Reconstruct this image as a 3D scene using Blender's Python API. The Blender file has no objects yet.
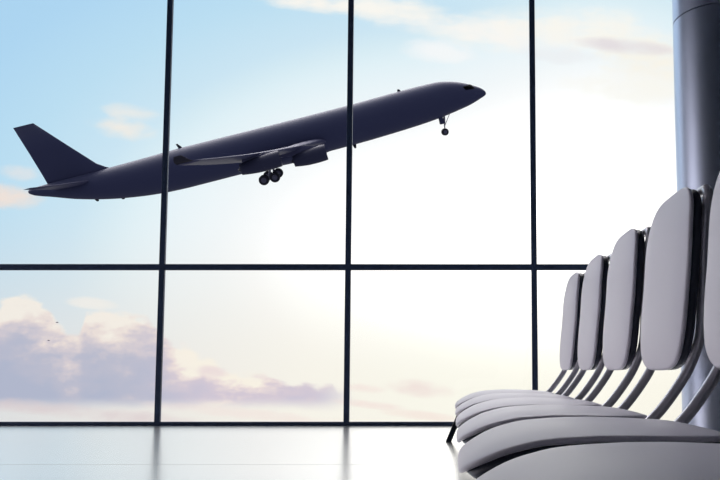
import bpy, bmesh, math
import numpy as np
from mathutils import Vector, Matrix

scene = bpy.context.scene
col = scene.collection

# ------------------------------------------------------------------ helpers
def srgb(r, g, b, k=1.0):
    def f(c):
        c /= 255.0
        return k * (c / 12.92 if c <= 0.04045 else ((c + 0.055) / 1.055) ** 2.4)
    return (f(r), f(g), f(b), 1.0)

def material(name, color, rough=0.5, metallic=0.0, spec=0.5, coat=0.0, vary=0.0, vscale=6.0, bump=0.0):
    m = bpy.data.materials.new(name)
    m.use_nodes = True
    nt = m.node_tree
    b = nt.nodes['Principled BSDF']
    b.inputs['Base Color'].default_value = color
    b.inputs['Roughness'].default_value = rough
    b.inputs['Metallic'].default_value = metallic
    b.inputs['Specular IOR Level'].default_value = spec
    b.inputs['Coat Weight'].default_value = coat
    if vary or bump:
        tc = nt.nodes.new('ShaderNodeTexCoord')
        nz = nt.nodes.new('ShaderNodeTexNoise')
        nz.inputs['Scale'].default_value = vscale
        nz.inputs['Detail'].default_value = 5
        nt.links.new(tc.outputs['Object'], nz.inputs['Vector'])
        if vary:
            mr = nt.nodes.new('ShaderNodeMapRange')
            mr.inputs['To Min'].default_value = max(0.0, rough - vary)
            mr.inputs['To Max'].default_value = min(1.0, rough + vary)
            nt.links.new(nz.outputs['Fac'], mr.inputs['Value'])
            nt.links.new(mr.outputs['Result'], b.inputs['Roughness'])
        if bump:
            bp = nt.nodes.new('ShaderNodeBump')
            bp.inputs['Strength'].default_value = bump
            bp.inputs['Distance'].default_value = 0.002
            nt.links.new(nz.outputs['Fac'], bp.inputs['Height'])
            nt.links.new(bp.outputs['Normal'], b.inputs['Normal'])
    return m

def link(name, bm, mat, parent=None, smooth=True, angle=None):
    bmesh.ops.recalc_face_normals(bm, faces=bm.faces)
    me = bpy.data.meshes.new(name)
    bm.to_mesh(me)
    bm.free()
    if smooth:
        me.polygons.foreach_set('use_smooth', [True] * len(me.polygons))
        if angle is not None:
            me.set_sharp_from_angle(angle=math.radians(angle))
    me.materials.append(mat)
    o = bpy.data.objects.new(name, me)
    col.objects.link(o)
    if parent:
        o.parent = parent
    return o

def thing(name, label, cat, loc=(0, 0, 0), group=None):
    o = bpy.data.objects.new(name, None)
    o.empty_display_size = 0.2
    col.objects.link(o)
    o.location = loc
    o['label'] = label
    o['category'] = cat
    if group:
        o['group'] = group
    return o

def tag(o, label, cat, group=None):
    o['label'] = label
    o['category'] = cat
    if group:
        o['group'] = group
    return o

def struct(o):
    o['kind'] = 'structure'
    return o

def add_box(bm, lo, hi, bevel=0.0):
    x0, y0, z0 = lo
    x1, y1, z1 = hi
    vs = [bm.verts.new(p) for p in ((x0, y0, z0), (x1, y0, z0), (x1, y1, z0), (x0, y1, z0),
                                    (x0, y0, z1), (x1, y0, z1), (x1, y1, z1), (x0, y1, z1))]
    fs = [bm.faces.new([vs[i] for i in q]) for q in ((0, 3, 2, 1), (4, 5, 6, 7), (0, 1, 5, 4), (1, 2, 6, 5), (2, 3, 7, 6), (3, 0, 4, 7))]
    if bevel:
        es = list({e for f in fs for e in f.edges})
        bmesh.ops.bevel(bm, geom=es, offset=bevel, segments=2, affect='EDGES', profile=0.5)

def loft(bm, rings, closed=True, cap=True):
    R = [[bm.verts.new(p) for p in ring] for ring in rings]
    n = len(R[0])
    for a, b in zip(R, R[1:]):
        for i in range(n if closed else n - 1):
            j = (i + 1) % n
            bm.faces.new((a[i], a[j], b[j], b[i]))
    if cap:
        bm.faces.new(R[0][::-1])
        bm.faces.new(R[-1])
    return R

def catmull(pts, n=8):
    pts = [Vector(p) for p in pts]
    out = []
    for i in range(len(pts) - 1):
        p1, p2 = pts[i], pts[i + 1]
        p0 = pts[i - 1] if i else p1 * 2 - p2
        p3 = pts[i + 2] if i + 2 < len(pts) else p2 * 2 - p1
        for k in range(n):
            t = k / n
            out.append(0.5 * ((2 * p1) + (p2 - p0) * t + (2 * p0 - 5 * p1 + 4 * p2 - p3) * t * t + (3 * p1 - p0 - 3 * p2 + p3) * t ** 3))
    out.append(pts[-1])
    return out

def add_tube(bm, path, rad, n=14, cap=True, flat=1.0):
    path = [Vector(p) for p in path]
    rings = []
    up = None
    for i, p in enumerate(path):
        t = (path[min(i + 1, len(path) - 1)] - path[max(i - 1, 0)]).normalized()
        if up is None:
            up = t.orthogonal().normalized()
        up = (up - t * up.dot(t)).normalized()
        side = t.cross(up)
        r = rad[i] if isinstance(rad, (list, tuple)) else rad
        rings.append([p + (up * math.cos(a) + side * math.sin(a)) * r for a in (2 * math.pi * k / n for k in range(n))])
    loft(bm, rings, cap=cap)

def add_cyl(bm, c0, c1, r0, r1=None, n=24):
    add_tube(bm, [c0, c1], [r0, r0 if r1 is None else r1], n)

def pchip(xs, ys, x):
    """shape-preserving interpolation"""
    xs, ys = np.array(xs, float), np.array(ys, float)
    h = np.diff(xs)
    d = np.diff(ys) / h
    m = np.zeros_like(ys)
    m[0], m[-1] = d[0], d[-1]
    for i in range(1, len(xs) - 1):
        if d[i - 1] * d[i] > 0:
            w1, w2 = 2 * h[i] + h[i - 1], h[i] + 2 * h[i - 1]
            m[i] = (w1 + w2) / (w1 / d[i - 1] + w2 / d[i])
    i = int(np.clip(np.searchsorted(xs, x) - 1, 0, len(h) - 1))
    t = (x - xs[i]) / h[i]
    return float((1 + 2 * t) * (1 - t) ** 2 * ys[i] + t * (1 - t) ** 2 * h[i] * m[i] + t * t * (3 - 2 * t) * ys[i + 1] + t * t * (t - 1) * h[i] * m[i + 1])

# ------------------------------------------------------------------ camera
F = 722.0
CAMX, CAMY, HOR = 453.0, 314.3, 370.0
CH = 0.435
PITCH = math.atan((HOR - CAMY) / F)
cd = bpy.data.cameras.new('camera')
cam = bpy.data.objects.new('camera', cd)
col.objects.link(cam)
cam.location = (0, 0, CH)
cam.rotation_euler = (math.pi / 2 + PITCH, 0, 0)
cd.sensor_width = 36.0
cd.lens = F * 36.0 / 720.0
cd.shift_x = (360.0 - CAMX) / 720.0
cd.shift_y = (CAMY - 240.0) / 720.0
cd.clip_start = 0.02
cd.clip_end = 2000
scene.camera = cam

def sky_uv(px, py):
    """direction of a sky feature as slopes (x/y, z/y)"""
    a, b = (px - CAMX) / F, (CAMY - py) / F
    dy = math.cos(PITCH) - b * math.sin(PITCH)
    return a / dy, (math.sin(PITCH) + b * math.cos(PITCH)) / dy

# ------------------------------------------------------------------ materials
M_frame = material('painted_frame_metal', (0.055, 0.088, 0.165, 1), 0.4, 0.0, 0.4, vary=0.05)
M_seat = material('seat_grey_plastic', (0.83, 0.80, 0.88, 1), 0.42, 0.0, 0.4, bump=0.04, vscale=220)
M_shell = material('shell_rim_shade_plastic', (0.05, 0.058, 0.085, 1), 0.45, 0.0, 0.4, vary=0.05)  # dark tone also stands in for shade on the viewer-facing rims
M_tube = material('tube_satin_paint', (0.82, 0.80, 0.86, 1), 0.30, 0.6, 0.5, vary=0.04)
M_base = material('base_dark_metal', (0.018, 0.022, 0.038, 1), 0.4, 0.2, 0.4, vary=0.05)
M_column = material('column_brushed_metal', (0.68, 0.75, 0.90, 1), 0.42, 1.0, 0.5, vary=0.04)
M_wall = material('interior_wall_paint', (0.05, 0.06, 0.085, 1), 0.8, vary=0.05)
M_ceiling = material('ceiling_paint', (0.10, 0.12, 0.16, 1), 0.8, vary=0.05)
M_plane = material('aircraft_dark_paint', (0.060, 0.070, 0.118, 1), 0.55, 0.0, 0.14, vary=0.03, vscale=0.6)
M_wing = material('aircraft_wing_paint', (0.085, 0.092, 0.14, 1), 0.55, 0.0, 0.14, vary=0.03, vscale=0.6)
M_dark = material('aircraft_dark_detail', (0.01, 0.011, 0.016, 1), 0.5)
M_nacelle = material('engine_nacelle_paint', (0.045, 0.05, 0.078, 1), 0.5, 0.0, 0.15, vary=0.03, vscale=0.6)
M_glazing = material('cockpit_glazing', (0.004, 0.004, 0.006, 1), 0.7, 0.0, 0.05)
M_gear = material('landing_gear_metal', (0.16, 0.16, 0.19, 1), 0.4, 0.5, vary=0.05, vscale=3)
M_tyre = material('tyre_rubber', (0.014, 0.015, 0.02, 1), 0.75, vary=0.05, vscale=3)
M_hub = material('wheel_hub_metal', (0.12, 0.12, 0.14, 1), 0.45, 0.3)
M_bird = material('bird_plumage', (0.20, 0.20, 0.24, 1), 0.8, vary=0.05, vscale=20)

def floor_material():
    m = bpy.data.materials.new('polished_floor')
    m.use_nodes = True
    nt = m.node_tree
    N, L = nt.nodes, nt.links
    N.remove(N['Principled BSDF'])
    out = N['Material Output']
    dif = N.new('ShaderNodeBsdfDiffuse')
    gl = N.new('ShaderNodeBsdfGlossy')
    gl.inputs['Color'].default_value = (1.0, 0.99, 0.98, 1)
    mix = N.new('ShaderNodeMixShader')
    tc = N.new('ShaderNodeTexCoord')
    sep = N.new('ShaderNodeSeparateXYZ')
    L.new(tc.outputs['Object'], sep.inputs[0])
    # seams between the large slabs, one every three metres
    a = N.new('ShaderNodeMath'); a.operation = 'SUBTRACT'; a.inputs[1].default_value = 3.377
    L.new(sep.outputs['Y'], a.inputs[0])
    w = N.new('ShaderNodeMath'); w.operation = 'PINGPONG'; w.inputs[1].default_value = 1.6
    L.new(a.outputs[0], w.inputs[0])
    c = N.new('ShaderNodeMath'); c.operation = 'LESS_THAN'; c.inputs[1].default_value = 0.006
    L.new(w.outputs[0], c.inputs[0])
    mixc = N.new('ShaderNodeMix'); mixc.data_type = 'RGBA'
    mixc.inputs[6].default_value = (0.16, 0.16, 0.17, 1)
    mixc.inputs[7].default_value = (0.05, 0.06, 0.08, 1)
    L.new(c.outputs[0], mixc.inputs[0])
    L.new(mixc.outputs[2], dif.inputs['Color'])
    nz = N.new('ShaderNodeTexNoise'); nz.inputs['Scale'].default_value = 1.3; nz.inputs['Detail'].default_value = 4
    L.new(tc.outputs['Object'], nz.inputs['Vector'])
    mr = N.new('ShaderNodeMapRange')
    mr.inputs['To Min'].default_value = 0.20
    mr.inputs['To Max'].default_value = 0.24
    L.new(nz.outputs['Fac'], mr.inputs['Value'])
    L.new(mr.outputs['Result'], gl.inputs['Roughness'])
    f = N.new('ShaderNodeMath'); f.operation = 'MULTIPLY_ADD'
    f.inputs[1].default_value = -0.25; f.inputs[2].default_value = 0.93
    L.new(c.outputs[0], f.inputs[0])
    L.new(f.outputs[0], mix.inputs[0])
    L.new(dif.outputs[0], mix.inputs[1])
    L.new(gl.outputs[0], mix.inputs[2])
    L.new(mix.outputs[0], out.inputs['Surface'])
    return m
M_floor = floor_material()

def glass_material():
    m = bpy.data.materials.new('window_glass')
    m.use_nodes = True
    nt = m.node_tree
    N, L = nt.nodes, nt.links
    N.remove(N['Principled BSDF'])
    tr = N.new('ShaderNodeBsdfTransparent')
    tr.inputs['Color'].default_value = (0.985, 0.99, 0.99, 1)
    gl = N.new('ShaderNodeBsdfGlossy')
    gl.inputs['Roughness'].default_value = 0.02
    lw = N.new('ShaderNodeFresnel'); lw.inputs['IOR'].default_value = 1.25
    mix = N.new('ShaderNodeMixShader')
    L.new(lw.outputs[0], mix.inputs[0])
    L.new(tr.outputs[0], mix.inputs[1])
    L.new(gl.outputs[0], mix.inputs[2])
    L.new(mix.outputs[0], N['Material Output'].inputs['Surface'])
    return m
M_glass = glass_material()

# ------------------------------------------------------------------ sky
def build_sky():
    w = bpy.data.worlds.new('sky')
    scene.world = w
    w.use_nodes = True
    nt = w.node_tree
    N, L = nt.nodes, nt.links
    bg = N['Background']

    def put(sock, v):
        if isinstance(v, (int, float)):
            sock.default_value = v
        elif isinstance(v, (tuple, list)):
            sock.default_value = v
        else:
            L.new(v, sock)

    def m(op, a, b=0.0, c=0.0, clamp=False):
        n = N.new('ShaderNodeMath'); n.operation = op; n.use_clamp = clamp
        put(n.inputs[0], a); put(n.inputs[1], b)
        if op in ('MULTIPLY_ADD', 'SMOOTH_MIN', 'SMOOTH_MAX'):
            put(n.inputs[2], c)
        return n.outputs[0]

    def sm(v, lo, hi, a=0.0, b=1.0):
        n = N.new('ShaderNodeMapRange'); n.interpolation_type = 'SMOOTHSTEP'
        put(n.inputs['Value'], v); put(n.inputs['From Min'], lo); put(n.inputs['From Max'], hi)
        put(n.inputs['To Min'], a); put(n.inputs['To Max'], b)
        return n.outputs['Result']

    def mix(f, a, b):
        n = N.new('ShaderNodeMix'); n.data_type = 'RGBA'
        put(n.inputs[0], f); put(n.inputs[6], a); put(n.inputs[7], b)
        return n.outputs[2]

    def ramp(v, stops, lo, hi):
        n = N.new('ShaderNodeValToRGB')
        n.color_ramp.interpolation = 'B_SPLINE' if False else 'LINEAR'
        els = n.color_ramp.elements
        while len(els) < len(stops):
            els.new(0.5)
        for e, (p, c) in zip(els, stops):
            e.position = (p - lo) / (hi - lo)
            e.color = c
        put(n.inputs[0], m('DIVIDE', m('SUBTRACT', v, lo), hi - lo))
        return n.outputs[0]

    def curve(v, pts, lo, hi, vlo, vhi):
        n = N.new('ShaderNodeFloatCurve')
        c = n.mapping.curves[0]
        q = [((x - lo) / (hi - lo), (y - vlo) / (vhi - vlo)) for x, y in pts]
        c.points[0].location = q[0]
        c.points[1].location = q[-1]
        for p in q[1:-1]:
            c.points.new(*p)
        n.mapping.update()
        put(n.inputs['Factor'], 1.0)
        put(n.inputs['Value'], m('DIVIDE', m('SUBTRACT', v, lo), hi - lo, clamp=True))
        return m('MULTIPLY_ADD', n.outputs[0], vhi - vlo, vlo)

    def noise(vec, scale, detail=6, rough=0.55):
        n = N.new('ShaderNodeTexNoise')
        put(n.inputs['Vector'], vec)
        n.inputs['Scale'].default_value = scale
        n.inputs['Detail'].default_value = detail
        n.inputs['Roughness'].default_value = rough
        return n.outputs['Fac']

    tc = N.new('ShaderNodeTexCoord')
    sep = N.new('ShaderNodeSeparateXYZ')
    L.new(tc.outputs['Generated'], sep.inputs[0])
    X, Y, Z = sep.outputs
    ys = m('MAXIMUM', Y, 0.08)
    u, v = m('DIVIDE', X, ys), m('DIVIDE', Z, ys)
    front = sm(Y, 0.1, 0.3)
    cmb = N.new('ShaderNodeCombineXYZ')
    put(cmb.inputs[0], u); put(cmb.inputs[1], m('MULTIPLY', v, 1.5))
    uv = cmb.outputs[0]
    cmb2 = N.new('ShaderNodeCombineXYZ')
    put(cmb2.inputs[0], u); put(cmb2.inputs[1], m('MULTIPLY', v, 3.2)); cmb2.inputs[2].default_value = 4.7
    uv_flat = cmb2.outputs[0]

    cmb3 = N.new('ShaderNodeCombineXYZ')
    put(cmb3.inputs[0], u); put(cmb3.inputs[1], m('MULTIPLY', v, 2.0)); cmb3.inputs[2].default_value = 1.3
    uv_puff = cmb3.outputs[0]

    # clear sky: veiled sun glow, paling to blue away from it
    gu, gv = sky_uv(485, 262)
    gx, gy = m('MULTIPLY', m('SUBTRACT', u, gu), 0.60), m('SUBTRACT', v, gv)
    ang = m('SQRT', m('ADD', m('MULTIPLY', gx, gx), m('MULTIPLY', gy, gy)))
    ang = m('SUBTRACT', ang, sm(u, -0.08, 0.25, 0.0, 0.085))
    base = ramp(ang, [(0, (2.4, 2.36, 2.28, 1)), (0.083, (1.75, 1.73, 1.68, 1)), (0.139, (1.25, 1.26, 1.25, 1)), (0.194, (1.02, 1.03, 1.035, 1)), (0.225, srgb(248, 253, 255)),
                      (0.265, srgb(240, 250, 254)), (0.30, srgb(230, 246, 252)), (0.325, srgb(219, 240, 249)), (0.35, srgb(208, 234, 248)), (0.425, srgb(192, 227, 247)), (0.514, srgb(179, 219, 247)),
                      (0.9, srgb(160, 208, 245)), (2.0, srgb(120, 165, 215))], 0, 2.0)
    # warm pale haze towards the horizon
    haze = ramp(u, [(-0.75, srgb(222, 224, 226)), (-0.45, srgb(241, 235, 229)), (-0.2, srgb(253, 248, 236)), (0.0, srgb(255, 252, 238)), (0.35, srgb(255, 250, 235))], -0.75, 0.35)
    el = m('ARCSINE', Z)
    hz = sm(el, math.radians(13), math.radians(-2.0), 0.0, 0.93)
    base = mix(m('MULTIPLY', hz, front), base, haze)

    layers = base
    # ---- cumulus bank on the left
    n1 = noise(uv, 14.0, 8, 0.56)
    n2 = noise(uv, 34.0, 6, 0.6)
    prof = [(-200, 330), (-110, 315), (-30, 302), (0, 299), (25, 295), (44, 302), (62, 322), (76, 332), (86, 314), (104, 309), (128, 312), (150, 317),
            (168, 336), (186, 346), (205, 356), (225, 366), (250, 371), (280, 377), (310, 381), (335, 386), (365, 398)]
    P = [sky_uv(*p) for p in prof]
    vt = curve(u, P, P[0][0], P[-1][0], -0.06, 0.12)
    nn = m('ADD', m('MULTIPLY', m('SUBTRACT', n1, 0.5), 0.055), m('MULTIPLY', m('SUBTRACT', n2, 0.5), 0.022))
    dep = m('SUBTRACT', m('ADD', vt, nn), v)
    vb = sky_uv(0, 408)[1]
    a_top = sm(dep, 0.0, 0.012)
    a_bot = sm(v, m('ADD', vb - 0.006, m('MULTIPLY', m('SUBTRACT', n1, 0.5), 0.02)), vb + 0.016)
    inside = m('MULTIPLY', sm(u, P[-1][0], P[-3][0]), sm(u, P[0][0] - 0.1, P[0][0]))
    alpha = m('MULTIPLY', m('MULTIPLY', m('MULTIPLY', a_top, a_bot), inside), front)
    n3 = noise(uv_puff, 9.0, 8, 0.62)
    shade = m('ADD', dep, m('MULTIPLY', m('SUBTRACT', n3, 0.5), 0.30))
    left = ramp(shade, [(0.0, srgb(250, 242, 232)), (0.022, srgb(240, 226, 220)), (0.045, srgb(216, 206, 213)), (0.075, srgb(190, 190, 208)), (0.12, srgb(178, 184, 207))], 0.0, 0.12)
    right = ramp(shade, [(0.0, srgb(254, 246, 232)), (0.02, srgb(240, 224, 222)), (0.045, srgb(216, 203, 216)), (0.08, srgb(206, 198, 216)), (0.12, srgb(205, 198, 216))], 0.0, 0.12)
    cc = mix(sm(u, sky_uv(130, 0)[0], sky_uv(230, 0)[0]), left, right)
    layers = mix(m('MULTIPLY', alpha, 0.94), layers, cc)

    # ---- smaller clouds: (px, py, half width, half height, colour, strength, tilt)
    for (px, py, rx, ry, c, st) in [
        (118, 127, 36, 12, (253, 243, 231), 0.85), (132, 113, 34, 10, (250, 243, 234), 0.7),
        (10, 197, 38, 15, (253, 231, 216), 0.9), (20, 173, 22, 9, (246, 236, 230), 0.55),
        (310, 3, 60, 11, (255, 251, 244), 1.1), (395, 10, 66, 15, (255, 252, 245), 1.1), (440, 28, 70, 12, (253, 252, 248), 0.7), (435, 50, 40, 14, (254, 254, 254), .8),
        (510, 32, 90, 22, (255, 252, 247), 1.0), (590, 30, 100, 24, (255, 252, 244), 1.1), (655, 60, 60, 30, (255, 249, 236), 1.0), (630, 88, 70, 20, (255, 253, 246), 0.9),
        (632, 47, 62, 9, (232, 225, 229), 0.95), (560, 55, 44, 10, (240, 240, 243), 0.6),
        (416, 389, 36, 10, (243, 224, 219), 0.85), (368, 404, 36, 5, (247, 226, 220), 0.8), (366, 389, 24, 6, (248, 228, 222), 0.7), (212, 372, 18, 7, (236, 216, 220), 0.8),
        (430, 416, 50, 5, (249, 229, 220), 0.6), (250, 414, 120, 6, (247, 228, 222), 0.5), (95, 413, 130, 8, (224, 208, 210), 0.75), (92, 303, 26, 6, (250, 244, 236), 0.7)]:
        u0, v0 = sky_uv(px, py)
        a, b = rx / F, ry / F
        du = m('DIVIDE', m('SUBTRACT', u, u0), a)
        dv = m('DIVIDE', m('ADD', m('SUBTRACT', v, v0), m('MULTIPLY', m('SUBTRACT', u, u0), 0.10)), b)
        r2 = m('ADD', m('MULTIPLY', du, du), m('MULTIPLY', dv, dv))
        fac = m('SUBTRACT', m('SUBTRACT', 1.0, m('MULTIPLY', r2, 0.75)), m('MULTIPLY', m('SUBTRACT', noise(uv_puff, 15.0, 6, 0.58), 0.45), 2.2))
        fac = m('MULTIPLY', m('MULTIPLY', sm(fac, -0.1, 1.15), min(st, 1.0)), front)
        layers = mix(fac, layers, srgb(*c))

    # ---- added brightness in unseen sky, above and to the left, lighting the chairs
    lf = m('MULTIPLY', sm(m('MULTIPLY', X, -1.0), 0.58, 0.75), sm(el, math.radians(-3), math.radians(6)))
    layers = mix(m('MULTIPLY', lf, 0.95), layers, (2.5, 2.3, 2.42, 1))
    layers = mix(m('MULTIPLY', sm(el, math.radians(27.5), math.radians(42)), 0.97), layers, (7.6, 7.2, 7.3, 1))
    # ---- land haze far below, and unseen rear sky darkened to hold back light on the airliner
    layers = mix(sm(el, math.radians(-5.0), math.radians(-14)), layers, (0.30, 0.29, 0.31, 1))
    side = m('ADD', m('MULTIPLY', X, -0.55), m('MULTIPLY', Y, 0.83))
    back_dim = sm(side, 0.46, 0.05)
    layers = mix(m('MULTIPLY', back_dim, 0.97), layers, (0.22, 0.22, 0.34, 1))
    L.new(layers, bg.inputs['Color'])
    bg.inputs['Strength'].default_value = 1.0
build_sky()

# ------------------------------------------------------------------ the room
WY = 5.70                       # inner face of the glazing
XS = [-2.3195 - 1.4830 * 3 + 1.4830 * i for i in range(8)]
X_L, X_R = XS[0], XS[-1]
Y_B, Z_C = -4.5, 4.2
D_F = 0.03                      # frame depth

def box_obj(name, lo, hi, mat, bevel=0.0, parent=None):
    bm = bmesh.new()
    add_box(bm, lo, hi, bevel)
    return link(name, bm, mat, parent, smooth=False)

struct(box_obj('floor', (X_L - 0.2, Y_B - 0.2, -0.15), (X_R + 0.2, WY + 0.3, 0.0), M_floor))
struct(box_obj('ceiling', (X_L - 0.2, Y_B - 0.2, Z_C), (X_R + 0.2, WY + 0.3, Z_C + 0.2), M_ceiling))
struct(box_obj('wall_back', (X_L - 0.2, Y_B - 0.2, 0), (X_R + 0.2, Y_B, Z_C), M_wall))
struct(box_obj('wall_right', (X_R + 0.03, Y_B, 0), (X_R + 0.2, WY + 0.3, Z_C), M_wall))
LY0 = 1.2                       # the left side is solid up to here, added light-giving glazing beyond
struct(box_obj('wall_left', (X_L - 0.2, Y_B, 0), (X_L - 0.03, LY0, Z_C), M_wall))

HW = 0.0222
Z_T0, Z_T1 = 1.2290, 1.2765
for i, x in enumerate(XS):
    struct(box_obj('trim_%d' % (i + 1), (x - HW, WY, 0), (x + HW, WY + D_F, Z_C), M_frame, 0.003))
k = len(XS)
for z0, z1 in ((0.0, 0.030), (Z_T0, Z_T1), (Z_C - 0.05, Z_C)):
    k += 1
    struct(box_obj('trim_%d' % k, (X_L, WY + 0.001, z0), (X_R, WY + D_F - 0.001, z1), M_frame, 0.002))
for i in range(len(XS) - 1):
    w = bpy.data.objects.new('window_%d' % (i + 1), None)
    col.objects.link(w)
    w.location = ((XS[i] + XS[i + 1]) / 2, WY + 0.015, 0.0)
    struct(w)
    hw = (XS[i + 1] - XS[i]) / 2 - HW + 0.004
    box_obj('lower_pane', (-hw, -0.004, 0.026), (hw, 0.004, Z_T0 + 0.004), M_glass, 0, w)
    box_obj('upper_pane', (-hw, -0.004, Z_T1 - 0.004), (hw, 0.004, Z_C - 0.046), M_glass, 0, w)
# unseen left glazing, added to light the chairs and column
LYS = [LY0 + (WY - LY0) / 3 * i for i in range(4)]
for y in LYS[:3]:
    k += 1
    struct(box_obj('trim_%d' % k, (X_L - 0.05, y, 0), (X_L + 0.05, y + 0.047, Z_C), M_frame, 0.003))
k += 1
struct(box_obj('trim_%d' % k, (X_L - 0.049, LY0, Z_T0), (X_L + 0.049, WY, Z_T1), M_frame, 0.003))
for i in range(3):
    w = bpy.data.objects.new('window_%d' % (len(XS) + i), None)
    col.objects.link(w)
    w.location = (X_L, (LYS[i] + LYS[i + 1]) / 2 + 0.023, 0)
    struct(w)
    hw = (LYS[1] - LYS[0]) / 2 - 0.02
    box_obj('lower_pane', (-0.004, -hw, 0.004), (0.004, hw, Z_T0 + 0.004), M_glass, 0, w)
    box_obj('upper_pane', (-0.004, -hw, Z_T1 - 0.004), (0.004, hw, Z_C), M_glass, 0, w)

# ------------------------------------------------------------------ column
def lathe(bm, prof, n=96, c=(0, 0)):
    loft(bm, [[(c[0] + r * math.cos(2 * math.pi * i / n), c[1] + r * math.sin(2 * math.pi * i / n), z) for i in range(n)] for r, z in prof])

CR = 0.22
column = thing('column', 'large round grey column behind the nearer chairs at the right edge', 'column', (1.49, 4.0, 0))
bm = bmesh.new()
ZJ = 2.428
lathe(bm, [(CR, 0.0), (CR, ZJ - 0.0045), (CR - 0.002, ZJ - 0.003)])
link('lower_drum', bm, M_column, column, angle=30)
bm = bmesh.new()
lathe(bm, [(CR - 0.014, ZJ - 0.003), (CR - 0.014, ZJ + 0.003)])
link('joint_ring', bm, M_dark, column, angle=30)
bm = bmesh.new()
lathe(bm, [(CR - 0.002, ZJ + 0.003), (CR, ZJ + 0.0045), (CR, Z_C)])
link('upper_drum', bm, M_column, column, angle=30)

# ------------------------------------------------------------------ chairs
def slab(bm, prof, width, thick, ex=4.0, crown=0.0, ring=18, seg=96, below=0.0, scale=1.0, taper=None):
    """A padded slab bent along a profile of (x, z) points; rounded plan outline, rounded rim.
    below: distance of the top surface under the profile along its normal."""
    pts = catmull([(p[0], 0, p[1]) for p in prof], 12)
    acc = [0.0]
    for a, b in zip(pts, pts[1:]):
        acc.append(acc[-1] + (b - a).length)
    Ltot = acc[-1]
    def at(s):
        s = min(max(s, 0), Ltot)
        i = max(0, min(len(acc) - 2, int(np.searchsorted(acc, s)) - 1))
        t = (s - acc[i]) / (acc[i + 1] - acc[i])
        p = pts[i].lerp(pts[i + 1], t)
        i0, i1 = max(i - 1, 0), min(i + 2, len(pts) - 1)
        d = (pts[i1] - pts[i0]).normalized()
        return p, Vector((-d.z, 0, d.x))
    A, B = Ltot / 2 * scale, width / 2 * scale
    def pos(a, b, h):
        p, n = at(Ltot / 2 + a)
        q = p + n * (h - below)
        return (q.x, b, q.z)
    er = thick / 2
    rings = []
    # rim profile: inset, height from the top
    levels = [(1 - r, 0.0) for r in ()]
    rr = [0.12, 0.25, 0.4, 0.55, 0.68, 0.8, 0.88, 0.94]
    prof_r = [(r, None) for r in rr]
    def outline(th):
        c_, s_ = math.cos(th), math.sin(th)
        e = 2.0 / ex
        return math.copysign(abs(c_) ** e, c_), math.copysign(abs(s_) ** e, s_)
    ths = [2 * math.pi * i / seg for i in range(seg)]
    def ringpts(fr, inset, h):
        o = []
        for th in ths:
            ca, sb = outline(th)
            a = ca * (A * fr - inset)
            wb = B * fr - inset
            if taper:
                wb *= taper((a / A + 1) / 2)
            b = sb * wb
            o.append(pos(a, b, h))
        return o
    for r in rr:
        rings.append(ringpts(r, er * r, crown * (1 - r ** 4)))
    rings.append(ringpts(1, er, crown * 0.02))
    for q in range(1, 9):
        a = math.pi * q / 8
        rings.append(ringpts(1, er * (1 - math.sin(a)), -er + er * math.cos(a)))
    for r in (0.8, 0.5, 0.2):
        rings.append(ringpts(r, er * r, -thick))
    loft(bm, rings)

SEAT = [(0.009, 0.212), (0.018, 0.232), (0.041, 0.249), (0.092, 0.2735), (0.136, 0.287), (0.193, 0.298), (0.31, 0.305), (0.45, 0.303), (0.555, 0.302), (0.60, 0.297)]
BACK = [(0.664, 0.434), (0.668, 0.50), (0.678, 0.62), (0.690, 0.733), (0.699, 0.853), (0.7085, 0.925), (0.724, 1.014)]

def make_chair(loc, label):
    t = thing('waiting_chair', label, 'chair', loc, 'grey waiting chairs in a row')
    bm = bmesh.new(); slab(bm, SEAT, 0.505, 0.014, 4.2, 0.013)
    link('seat', bm, M_seat, t)
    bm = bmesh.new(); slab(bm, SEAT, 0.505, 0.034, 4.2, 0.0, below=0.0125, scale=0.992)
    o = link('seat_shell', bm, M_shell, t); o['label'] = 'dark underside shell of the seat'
    bm = bmesh.new(); slab(bm, BACK, 0.485, 0.016, 4.0, 0.010)
    link('backrest', bm, M_seat, t)
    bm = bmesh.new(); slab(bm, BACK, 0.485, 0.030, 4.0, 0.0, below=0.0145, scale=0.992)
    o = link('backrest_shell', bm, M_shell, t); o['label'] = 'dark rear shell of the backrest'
    # one tube loop: up behind the backrest, curving forward under the seat on both sides
    side = [(0.20, 0.236), (0.36, 0.233), (0.47, 0.236), (0.545, 0.258), (0.602, 0.302), (0.6606, 0.375), (0.705, 0.447), (0.737, 0.535), (0.747, 0.65), (0.753, 0.797), (0.762, 0.90), (0.772, 0.945)]
    yb = 0.205
    path = [(x, -yb, z) for x, z in side] + [(0.7755, -yb + 0.006, 0.970), (0.777, -yb + 0.022, 0.985), (0.778, -yb + 0.06, 0.990)]
    path = path + [(x, -y, z) for x, y, z in path[::-1]]
    bm = bmesh.new(); add_tube(bm, catmull(path, 6), 0.0155, 16)
    link('tube_frame', bm, M_tube, t)
    bm = bmesh.new()
    add_box(bm, (0.27, -0.23, 0.2032), (0.40, 0.23, 0.222), 0.004)
    link('mounting_plate', bm, M_base, t)
    return t

DY = 0.655
LABELS = ['grey waiting chair farthest away, last of the row beside the window',
          'grey waiting chair second from the window end of the row',
          'grey waiting chair third from the window end, middle of the row',
          'grey waiting chair with the nearest fully visible backrest, fourth from the window end',
          'grey waiting chair fifth from window end, its backrest cut by right edge',
          'nearest grey waiting chair, only its seat shows along the bottom right edge']
Y0 = 2.365 + DY * 3 - 0.005
chair0 = make_chair((0, Y0, 0), LABELS[0])
for i in range(1, 6):
    r = chair0.copy()
    col.objects.link(r)
    r.location = (0, Y0 - DY * i, 0)
    r['label'] = LABELS[i]
    for ch in list(chair0.children):
        c = ch.copy()
        col.objects.link(c)
        c.parent = r

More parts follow.
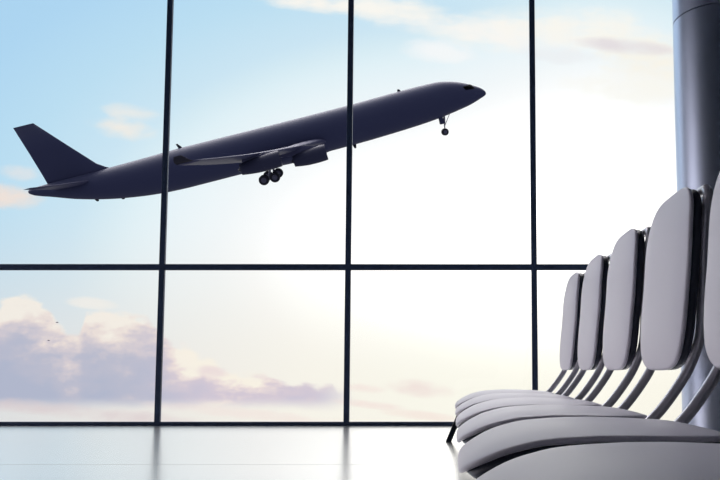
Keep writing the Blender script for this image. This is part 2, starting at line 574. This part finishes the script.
# the beam and its splayed legs that carry the row
base = thing('seating_base', 'dark beam on splayed legs carrying the row of grey chairs', 'bench base', (0, 0, 0))
yA, yB = 4.44, 0.98
bm = bmesh.new()
add_box(bm, (0.30, 0.72, 0.155), (0.37, 4.62, 0.2025), 0.006)
link('beam', bm, M_base, base, smooth=False)
for y in (yA, yB):
    bm = bmesh.new()
    add_box(bm, (0.055, y - 0.018, 0.118), (0.56, y + 0.018, 0.155), 0.005)
    link('crossbar', bm, M_base, base, smooth=False)
    for sgn, xt, xb in ((-1, 0.085, -0.028), (1, 0.53, 0.62)):
        bm = bmesh.new()
        zt = 0.185 if sgn < 0 else 0.15
        if sgn < 0:
            xt = -0.028 + 0.42 * 0.185
        hw = 0.017
        rings = []
        for x, z in ((xb, 0.0), (xt, zt)):
            rings.append([(x - hw, y - hw, z), (x + hw, y - hw, z), (x + hw, y + hw, z), (x - hw, y + hw, z)])
        loft(bm, rings)
        link('leg', bm, M_base, base, smooth=False)

# ------------------------------------------------------------------ aircraft (metres; +x nose, y left, z up, origin at the nose tip)
def make_airliner():
    pit, yaw, roll, dist = math.radians(16), math.radians(-6), math.radians(17), 107.0
    c, s = math.cos(PITCH), math.sin(PITCH)
    R, U, W = Vector((1, 0, 0)), Vector((0, -s, c)), Vector((0, c, s))
    nose = Vector((4.8906, 104.1603, 41.3646))
    f0 = R * math.cos(pit) + U * math.sin(pit)
    u0 = R * -math.sin(pit) + U * math.cos(pit)
    f = f0 * math.cos(yaw) - W * math.sin(yaw)
    wv = f0 * -math.sin(yaw) - W * math.cos(yaw)
    up = u0 * math.cos(roll) + wv * math.sin(roll)
    rt = wv * math.cos(roll) - u0 * math.sin(roll)
    mat = Matrix((f, -rt, up)).transposed().to_4x4()
    mat.translation = nose
    t = thing('airliner', 'dark four engine jet airliner climbing with its wheels down outside the window', 'airplane')
    t.matrix_world = mat

    ST = [0.0, 0.06, 0.2, 0.5, 1.0, 1.8, 2.75, 4.18, 5.6, 7.06, 9.5, 12.4, 20.5, 30, 44.5, 47.5, 50, 53.7, 56, 60, 63.1, 65.2, 65.7]
    TP = [0.0, 0.22, 0.46, 0.76, 1.12, 1.56, 2.04, 2.60, 2.98, 3.20, 3.24, 3.22, 3.05, 3.0, 3.0, 2.93, 2.86, 2.78, 2.74, 2.70, 2.66, 2.56, 2.42]
    BT = [0.0, -0.16, -0.28, -0.42, -0.58, -0.84, -1.10, -1.36, -1.58, -1.78, -2.02, -2.2, -2.48, -2.55, -2.55, -2.47, -2.28, -1.78, -1.34, -0.28, 0.85, 1.62, 1.95]
    def section(S):
        a, b = pchip(ST, TP, S), pchip(ST, BT, S)
        hh = (a - b) / 2
        return (a + b) / 2, hh, min(hh * 1.02, 2.85)
    def surf(S, th, off=0.0):
        zc, hh, hw = section(S)
        return Vector((-S, (hw + off) * math.cos(th), zc + (hh + off) * math.sin(th)))
    n = 56
    stations = [0.004, 0.02, 0.06, 0.12, 0.2, 0.35, 0.5, 0.75, 1.0, 1.4, 1.8, 2.3, 2.75, 3.4, 4.18, 5, 5.6, 6.3, 7.06, 8.2, 9.5, 11, 12.4, 15, 18] + list(np.arange(20.5, 45, 2)) + list(np.arange(45, 65.2, 0.8)) + [65.2, 65.5, 65.7]
    bm = bmesh.new()
    loft(bm, [[surf(S, 2 * math.pi * i / n) for i in range(n)] for S in stations])
    # belly fairing under the wing
    rings = []
    for q in range(25):
        a = q / 24
        S = 21.5 + a * 15.5
        g = math.sin(math.pi * a) ** 0.55 if 0 < a < 1 else 0.02
        rings.append([(-S, 2.55 * g * math.cos(2 * math.pi * i / n) + 0, -1.55 + (1.32 * g) * math.sin(2 * math.pi * i / n)) for i in range(n)])
    loft(bm, rings)
    link('fuselage', bm, M_plane, t)

    # cockpit windows
    for sgn in (-1, 1):
        bm = bmesh.new()
        rows = []
        for i in range(15):
            a = i / 14
            S = 1.72 + 1.5 * a
            zc, hh, hw_ = section(S)
            row = []
            for j in range(5):
                zz = (1.62 - 0.06 * a) * (1 - j / 4) + (0.98 + 0.14 * a) * j / 4
                th = math.asin(max(-1, min(0.995, (zz - zc) / hh)))
                p = surf(S + 0.3 * (1 - j / 4), th, 0.03)
                row.append(bm.verts.new((p.x, p.y * sgn, p.z)))
            rows.append(row)
        for r0, r1 in zip(rows, rows[1:]):
            for j in range(4):
                bm.faces.new((r0[j], r0[j + 1], r1[j + 1], r1[j]))
        bmesh.ops.solidify(bm, geom=bm.faces[:], thickness=0.02)
        link('cockpit_window', bm, M_glazing, t)

    def foil(n=18, tk=0.11):
        """closed airfoil outline, chord 0..1 (0 leading edge)"""
        xs = [(1 - math.cos(math.pi * i / n)) / 2 for i in range(n + 1)]
        th = lambda x: 5 * tk * (0.2969 * x ** .5 - 0.126 * x - 0.3516 * x * x + 0.2843 * x ** 3 - 0.1036 * x ** 4)
        return [(x, th(x)) for x in xs[::-1]] + [(x, -th(x)) for x in xs[1:-1]]

    # wings: (span, leading edge, chord, z of chord line, thickness ratio)
    def wing_at(y):
        LE = 24.75 + (y - 2.8) * 0.4755
        CHD = pchip([0, 2.8, 10.0, 31.0], [12.5, 11.2, 7.2, 1.7], y)
        z = pchip([0, 2.8, 9.5, 20, 31], [-1.15, -0.95, -0.66, 0.05, 1.18], y)
        tk = pchip([0, 10, 31], [0.13, 0.11, 0.09], y)
        return LE, CHD, z, tk
    for sgn in (-1, 1):
        bm = bmesh.new()
        rings = []
        for y in (0.8, 2.0, 2.8, 4.5, 6.5, 8.5, 10, 12.5, 15, 18, 21, 24, 27, 29.5, 31):
            LE, CHD, z, tk = wing_at(y)
            rings.append([(-(LE + x * CHD), y * sgn, z + h * CHD - 0.035 * CHD * (x - 0.3)) for x, h in foil(18, tk)])
        loft(bm, rings)
        w = link('wing', bm, M_wing, t)
        bm = bmesh.new()
        rings = []
        for q, (y, z, LE, CHD) in enumerate(((30.95, 1.16, 38.05, 1.75), (31.15, 1.38, 38.4, 1.55), (31.32, 1.68, 38.7, 1.2), (31.42, 1.98, 39.0, 0.75))):
            rings.append([(-(LE + x * CHD), (y + h * CHD) * sgn, z) for x, h in foil(18, 0.08)])
        loft(bm, rings)
        o = link('winglet', bm, M_dark, w)

    # engines: near pair measured, far pair mirrored
    def engine(S0, y, z, r, ln, sgn):
        prof = [(0.9, 0.60), (0.45, 0.86), (0.15, 0.90), (0.03, 0.93), (0.0, 0.965), (0.04, 0.995), (0.18, 1.02), (0.6, 1.04), (1.4, 1.05), (2.6, 0.99), (3.5, 0.86), (4.3, 0.70), (4.32, 0.66), (4.25, 0.64), (3.9, 0.5)]
        sc = ln / 5.2
        bm = bmesh.new()
        nn = 40
        loft(bm, [[(-(S0 + a * sc), y * sgn + r * q * math.cos(2 * math.pi * i / nn), z - 0.03 * a + r * q * math.sin(2 * math.pi * i / nn)) for i in range(nn)] for a, q in prof])
        e = link('engine', bm, M_nacelle, t)
        bm = bmesh.new()
        for b in range(18):
            a0 = 2 * math.pi * b / 18
            vs = []
            for rr_, da, dx in ((0.16, -0.10, 0), (0.16, 0.10, 0.14), (0.86, 0.30, 0.18), (0.86, 0.14, 0.02)):
                vs.append(bm.verts.new((-(S0 + 0.5 + dx), y * sgn + r * rr_ * math.cos(a0 + da), z + r * rr_ * math.sin(a0 + da))))
            bm.faces.new(vs)
        bmesh.ops.solidify(bm, geom=bm.faces[:], thickness=0.02)
        add_tube(bm, [(-(S0 + 0.25), y * sgn, z), (-(S0 + 0.4), y * sgn, z), (-(S0 + 0.9), y * sgn, z)], [0.03, 0.13 * r, 0.24 * r], 20)
        link('fan', bm, M_dark, e)
        bm = bmesh.new()
        add_tube(bm, [(-(S0 + 3.7 * sc), y * sgn, z - 0.1), (-(S0 + 4.3 * sc), y * sgn, z - 0.12), (-(S0 + 4.6 * sc), y * sgn, z - 0.13)], [0.46 * r, 0.36 * r, 0.05], 24)
        link('exhaust_cone', bm, M_dark, e)
        LE, CHD, zw, tk = wing_at(y)
        bm = bmesh.new()
        rings = []
        for a, z0, z1, hw in ((S0 + 0.9 * sc, z + 0.9 * r, z + 1.06 * r, 0.05), (S0 + 2.2 * sc, z + 0.7 * r, max(z + 1.15 * r, zw - 0.05), 0.20),
                              (LE + 0.5, z + 0.5 * r, zw + 0.15, 0.22), (LE + 1.8, z + 0.5 * r, zw + 0.05, 0.20), (LE + CHD * 0.5, zw - 0.45, zw - 0.05, 0.06)):
            rings.append([(-a, y * sgn - hw, z0), (-a, y * sgn + hw, z0), (-a, y * sgn + hw * 0.8, z1), (-a, y * sgn - hw * 0.8, z1)])
        loft(bm, rings)
        link('pylon', bm, M_wing, e, smooth=False)
    for sgn in (-1, 1):
        engine(25.0, 9.4, -2.12, 1.02, 5.4, sgn)
        engine(30.4, 19.3, -1.12, 0.93, 5.8, sgn)

    # tail fin
    bm = bmesh.new()
    rings = []
    for LE, TE, z, tk in ((53.0, 62.9, 2.0, 0.09), (54.9, 63.05, 3.0, 0.09), (55.9, 63.15, 3.7, 0.085), (58.6, 63.7, 6.9, 0.08), (61.75, 64.42, 10.7, 0.075)):
        rings.append([(-(LE + x * (TE - LE)), h * (TE - LE), z) for x, h in foil(16, tk)])
    loft(bm, rings)
    link('tail_fin', bm, M_plane, t)
    # tailplane halves
    for sgn in (-1, 1):
        bm = bmesh.new()
        rings = []
        for y, LE, TE, z, tk in ((0.3, 56.3, 61.9, 1.5, 0.1), (2.0, 57.4, 62.0, 1.75, 0.095), (6, 59.9, 62.3, 2.2, 0.09), (9.7, 61.6, 62.6, 2.6, 0.085)):
            rings.append([(-(LE + x * (TE - LE)), y * sgn, z + h * (TE - LE)) for x, h in foil(16, tk)])
        loft(bm, rings)
        link('tailplane', bm, M_wing, t)

    def wheel(S, y, z, r, w, parent):
        bm = bmesh.new()
        nn = 28
        loft(bm, [[(-S + r * q * math.cos(2 * math.pi * i / nn), y + w * a, z + r * q * math.sin(2 * math.pi * i / nn)) for i in range(nn)]
                  for a, q in ((-0.5, 0.6), (-0.5, 0.85), (-0.38, 0.96), (-0.15, 1), (0.15, 1), (0.38, 0.96), (0.5, 0.85), (0.5, 0.6))])
        link('wheel', bm, M_tyre, parent, angle=50)
        bm = bmesh.new()
        loft(bm, [[(-S + r * q * math.cos(2 * math.pi * i / nn), y + w * a, z + r * q * math.sin(2 * math.pi * i / nn)) for i in range(nn)]
                  for a, q in ((-0.53, 0.3), (-0.53, 0.5), (-0.45, 0.56), (0.45, 0.56), (0.53, 0.5), (0.53, 0.3))])
        link('hub', bm, M_hub, parent, angle=50)

    # main landing gear
    for sgn in (-1, 1):
        y = 4.3 * sgn
        bm = bmesh.new()
        add_tube(bm, [(-32.9, y, -1.0), (-33.1, y, -2.4)], 0.24, 16)
        add_tube(bm, [(-33.1, y, -2.4), (-33.5, y, -3.85)], 0.16, 16)
        add_tube(bm, [(-32.7, y, -3.80), (-34.3, y, -3.83)], 0.13, 12)
        add_tube(bm, [(-33.0, y - 2.0 * sgn, -1.6), (-33.3, y, -2.9)], 0.09, 10)
        for S in (32.8, 34.35):
            add_tube(bm, [(-S, y - 0.6, -3.88), (-S, y + 0.6, -3.88)], 0.09, 10)
        g = link('main_landing_gear', bm, M_gear, t, angle=40)
        for S in (32.8, 34.35):
            for d in (-0.48, 0.48):
                wheel(S, y + d, -3.88, 0.70, 0.45, g)
    # nose landing gear
    bm = bmesh.new()
    add_tube(bm, [(-6.85, 0, -1.4), (-7.1, 0, -2.7)], 0.15, 14)
    add_tube(bm, [(-7.1, 0, -2.7), (-7.33, 0, -3.95)], 0.09, 14)
    add_tube(bm, [(-6.05, 0, -1.6), (-7.15, 0, -3.1)], 0.05, 10)
    add_tube(bm, [(-7.33, -0.42, -3.95), (-7.33, 0.42, -3.95)], 0.07, 10)
    g = link('nose_landing_gear', bm, M_gear, t, angle=40)
    for d in (-0.3, 0.3):
        wheel(7.33, d, -3.95, 0.52, 0.26, g)
    for sgn in (-1, 1):
        bm = bmesh.new()
        add_box(bm, (-7.75, 0.42 * sgn - 0.025, -2.75), (-7.2, 0.42 * sgn + 0.025, -1.6), 0.02)
        link('gear_door', bm, M_plane, t, smooth=False)
    # blade antennas
    for S, z0, z1, dx in ((44.4, 2.9, 3.62, 0.55), (12.5, 3.15, 3.52, 0.25), (20.8, -2.4, -3.0, 0.15), (57.6, -0.9, -1.25, 0.1), (54.2, -1.6, -1.85, 0.1)):
        bm = bmesh.new()
        rings = []
        for a, ln in ((0, 0.6), (1, 0.28)):
            zz = z0 + (z1 - z0) * a
            rings.append([(-(S + dx * a + x * ln - 0.3), h * 0.6, zz) for x, h in foil(10, 0.2)])
        loft(bm, rings)
        link('antenna', bm, M_dark, t)
    return t
plane = make_airliner()

# ------------------------------------------------------------------ two far birds before the clouds
def bird(px, py, dist, label):
    u, v = sky_uv(px, py)
    t = thing('bird', label, 'bird', (u * dist, dist, CH + v * dist), 'birds before the cloud bank')
    bm = bmesh.new()
    add_tube(bm, [(-0.22, 0, 0.02), (-0.14, 0, 0.01), (0, 0, 0), (0.13, 0, 0.02), (0.2, 0, 0.03), (0.25, 0, 0.02)], [0.015, 0.05, 0.075, 0.06, 0.045, 0.008], 12)
    link('body', bm, M_bird, t)
    for sgn in (-1, 1):
        bm = bmesh.new()
        rings = []
        for y, x0, x1, z in ((0.02, 0.11, -0.08, 0.02), (0.18, 0.12, -0.05, 0.09), (0.34, 0.03, -0.08, 0.10), (0.46, -0.08, -0.11, 0.06)):
            rings.append([(x0, y * sgn, z), ((x0 + x1) / 2, y * sgn, z + 0.018), (x1, y * sgn, z), ((x0 + x1) / 2, y * sgn, z - 0.006)])
        loft(bm, rings)
        link('wing', bm, M_bird, t)
    t.rotation_euler = (0.1, 0.1, 0.5)
    return t
bird(57, 322.5, 130, 'tiny dark bird, the upper of two before the left cloud')
bird(48.5, 340.5, 140, 'tiny dark bird, the lower of two before the left cloud')

# ------------------------------------------------------------------ view
vs = scene.view_settings
vs.view_transform = 'Standard'
vs.look = 'None'
vs.exposure = 0.0
vs.gamma = 1.0
vs.use_curve_mapping = False
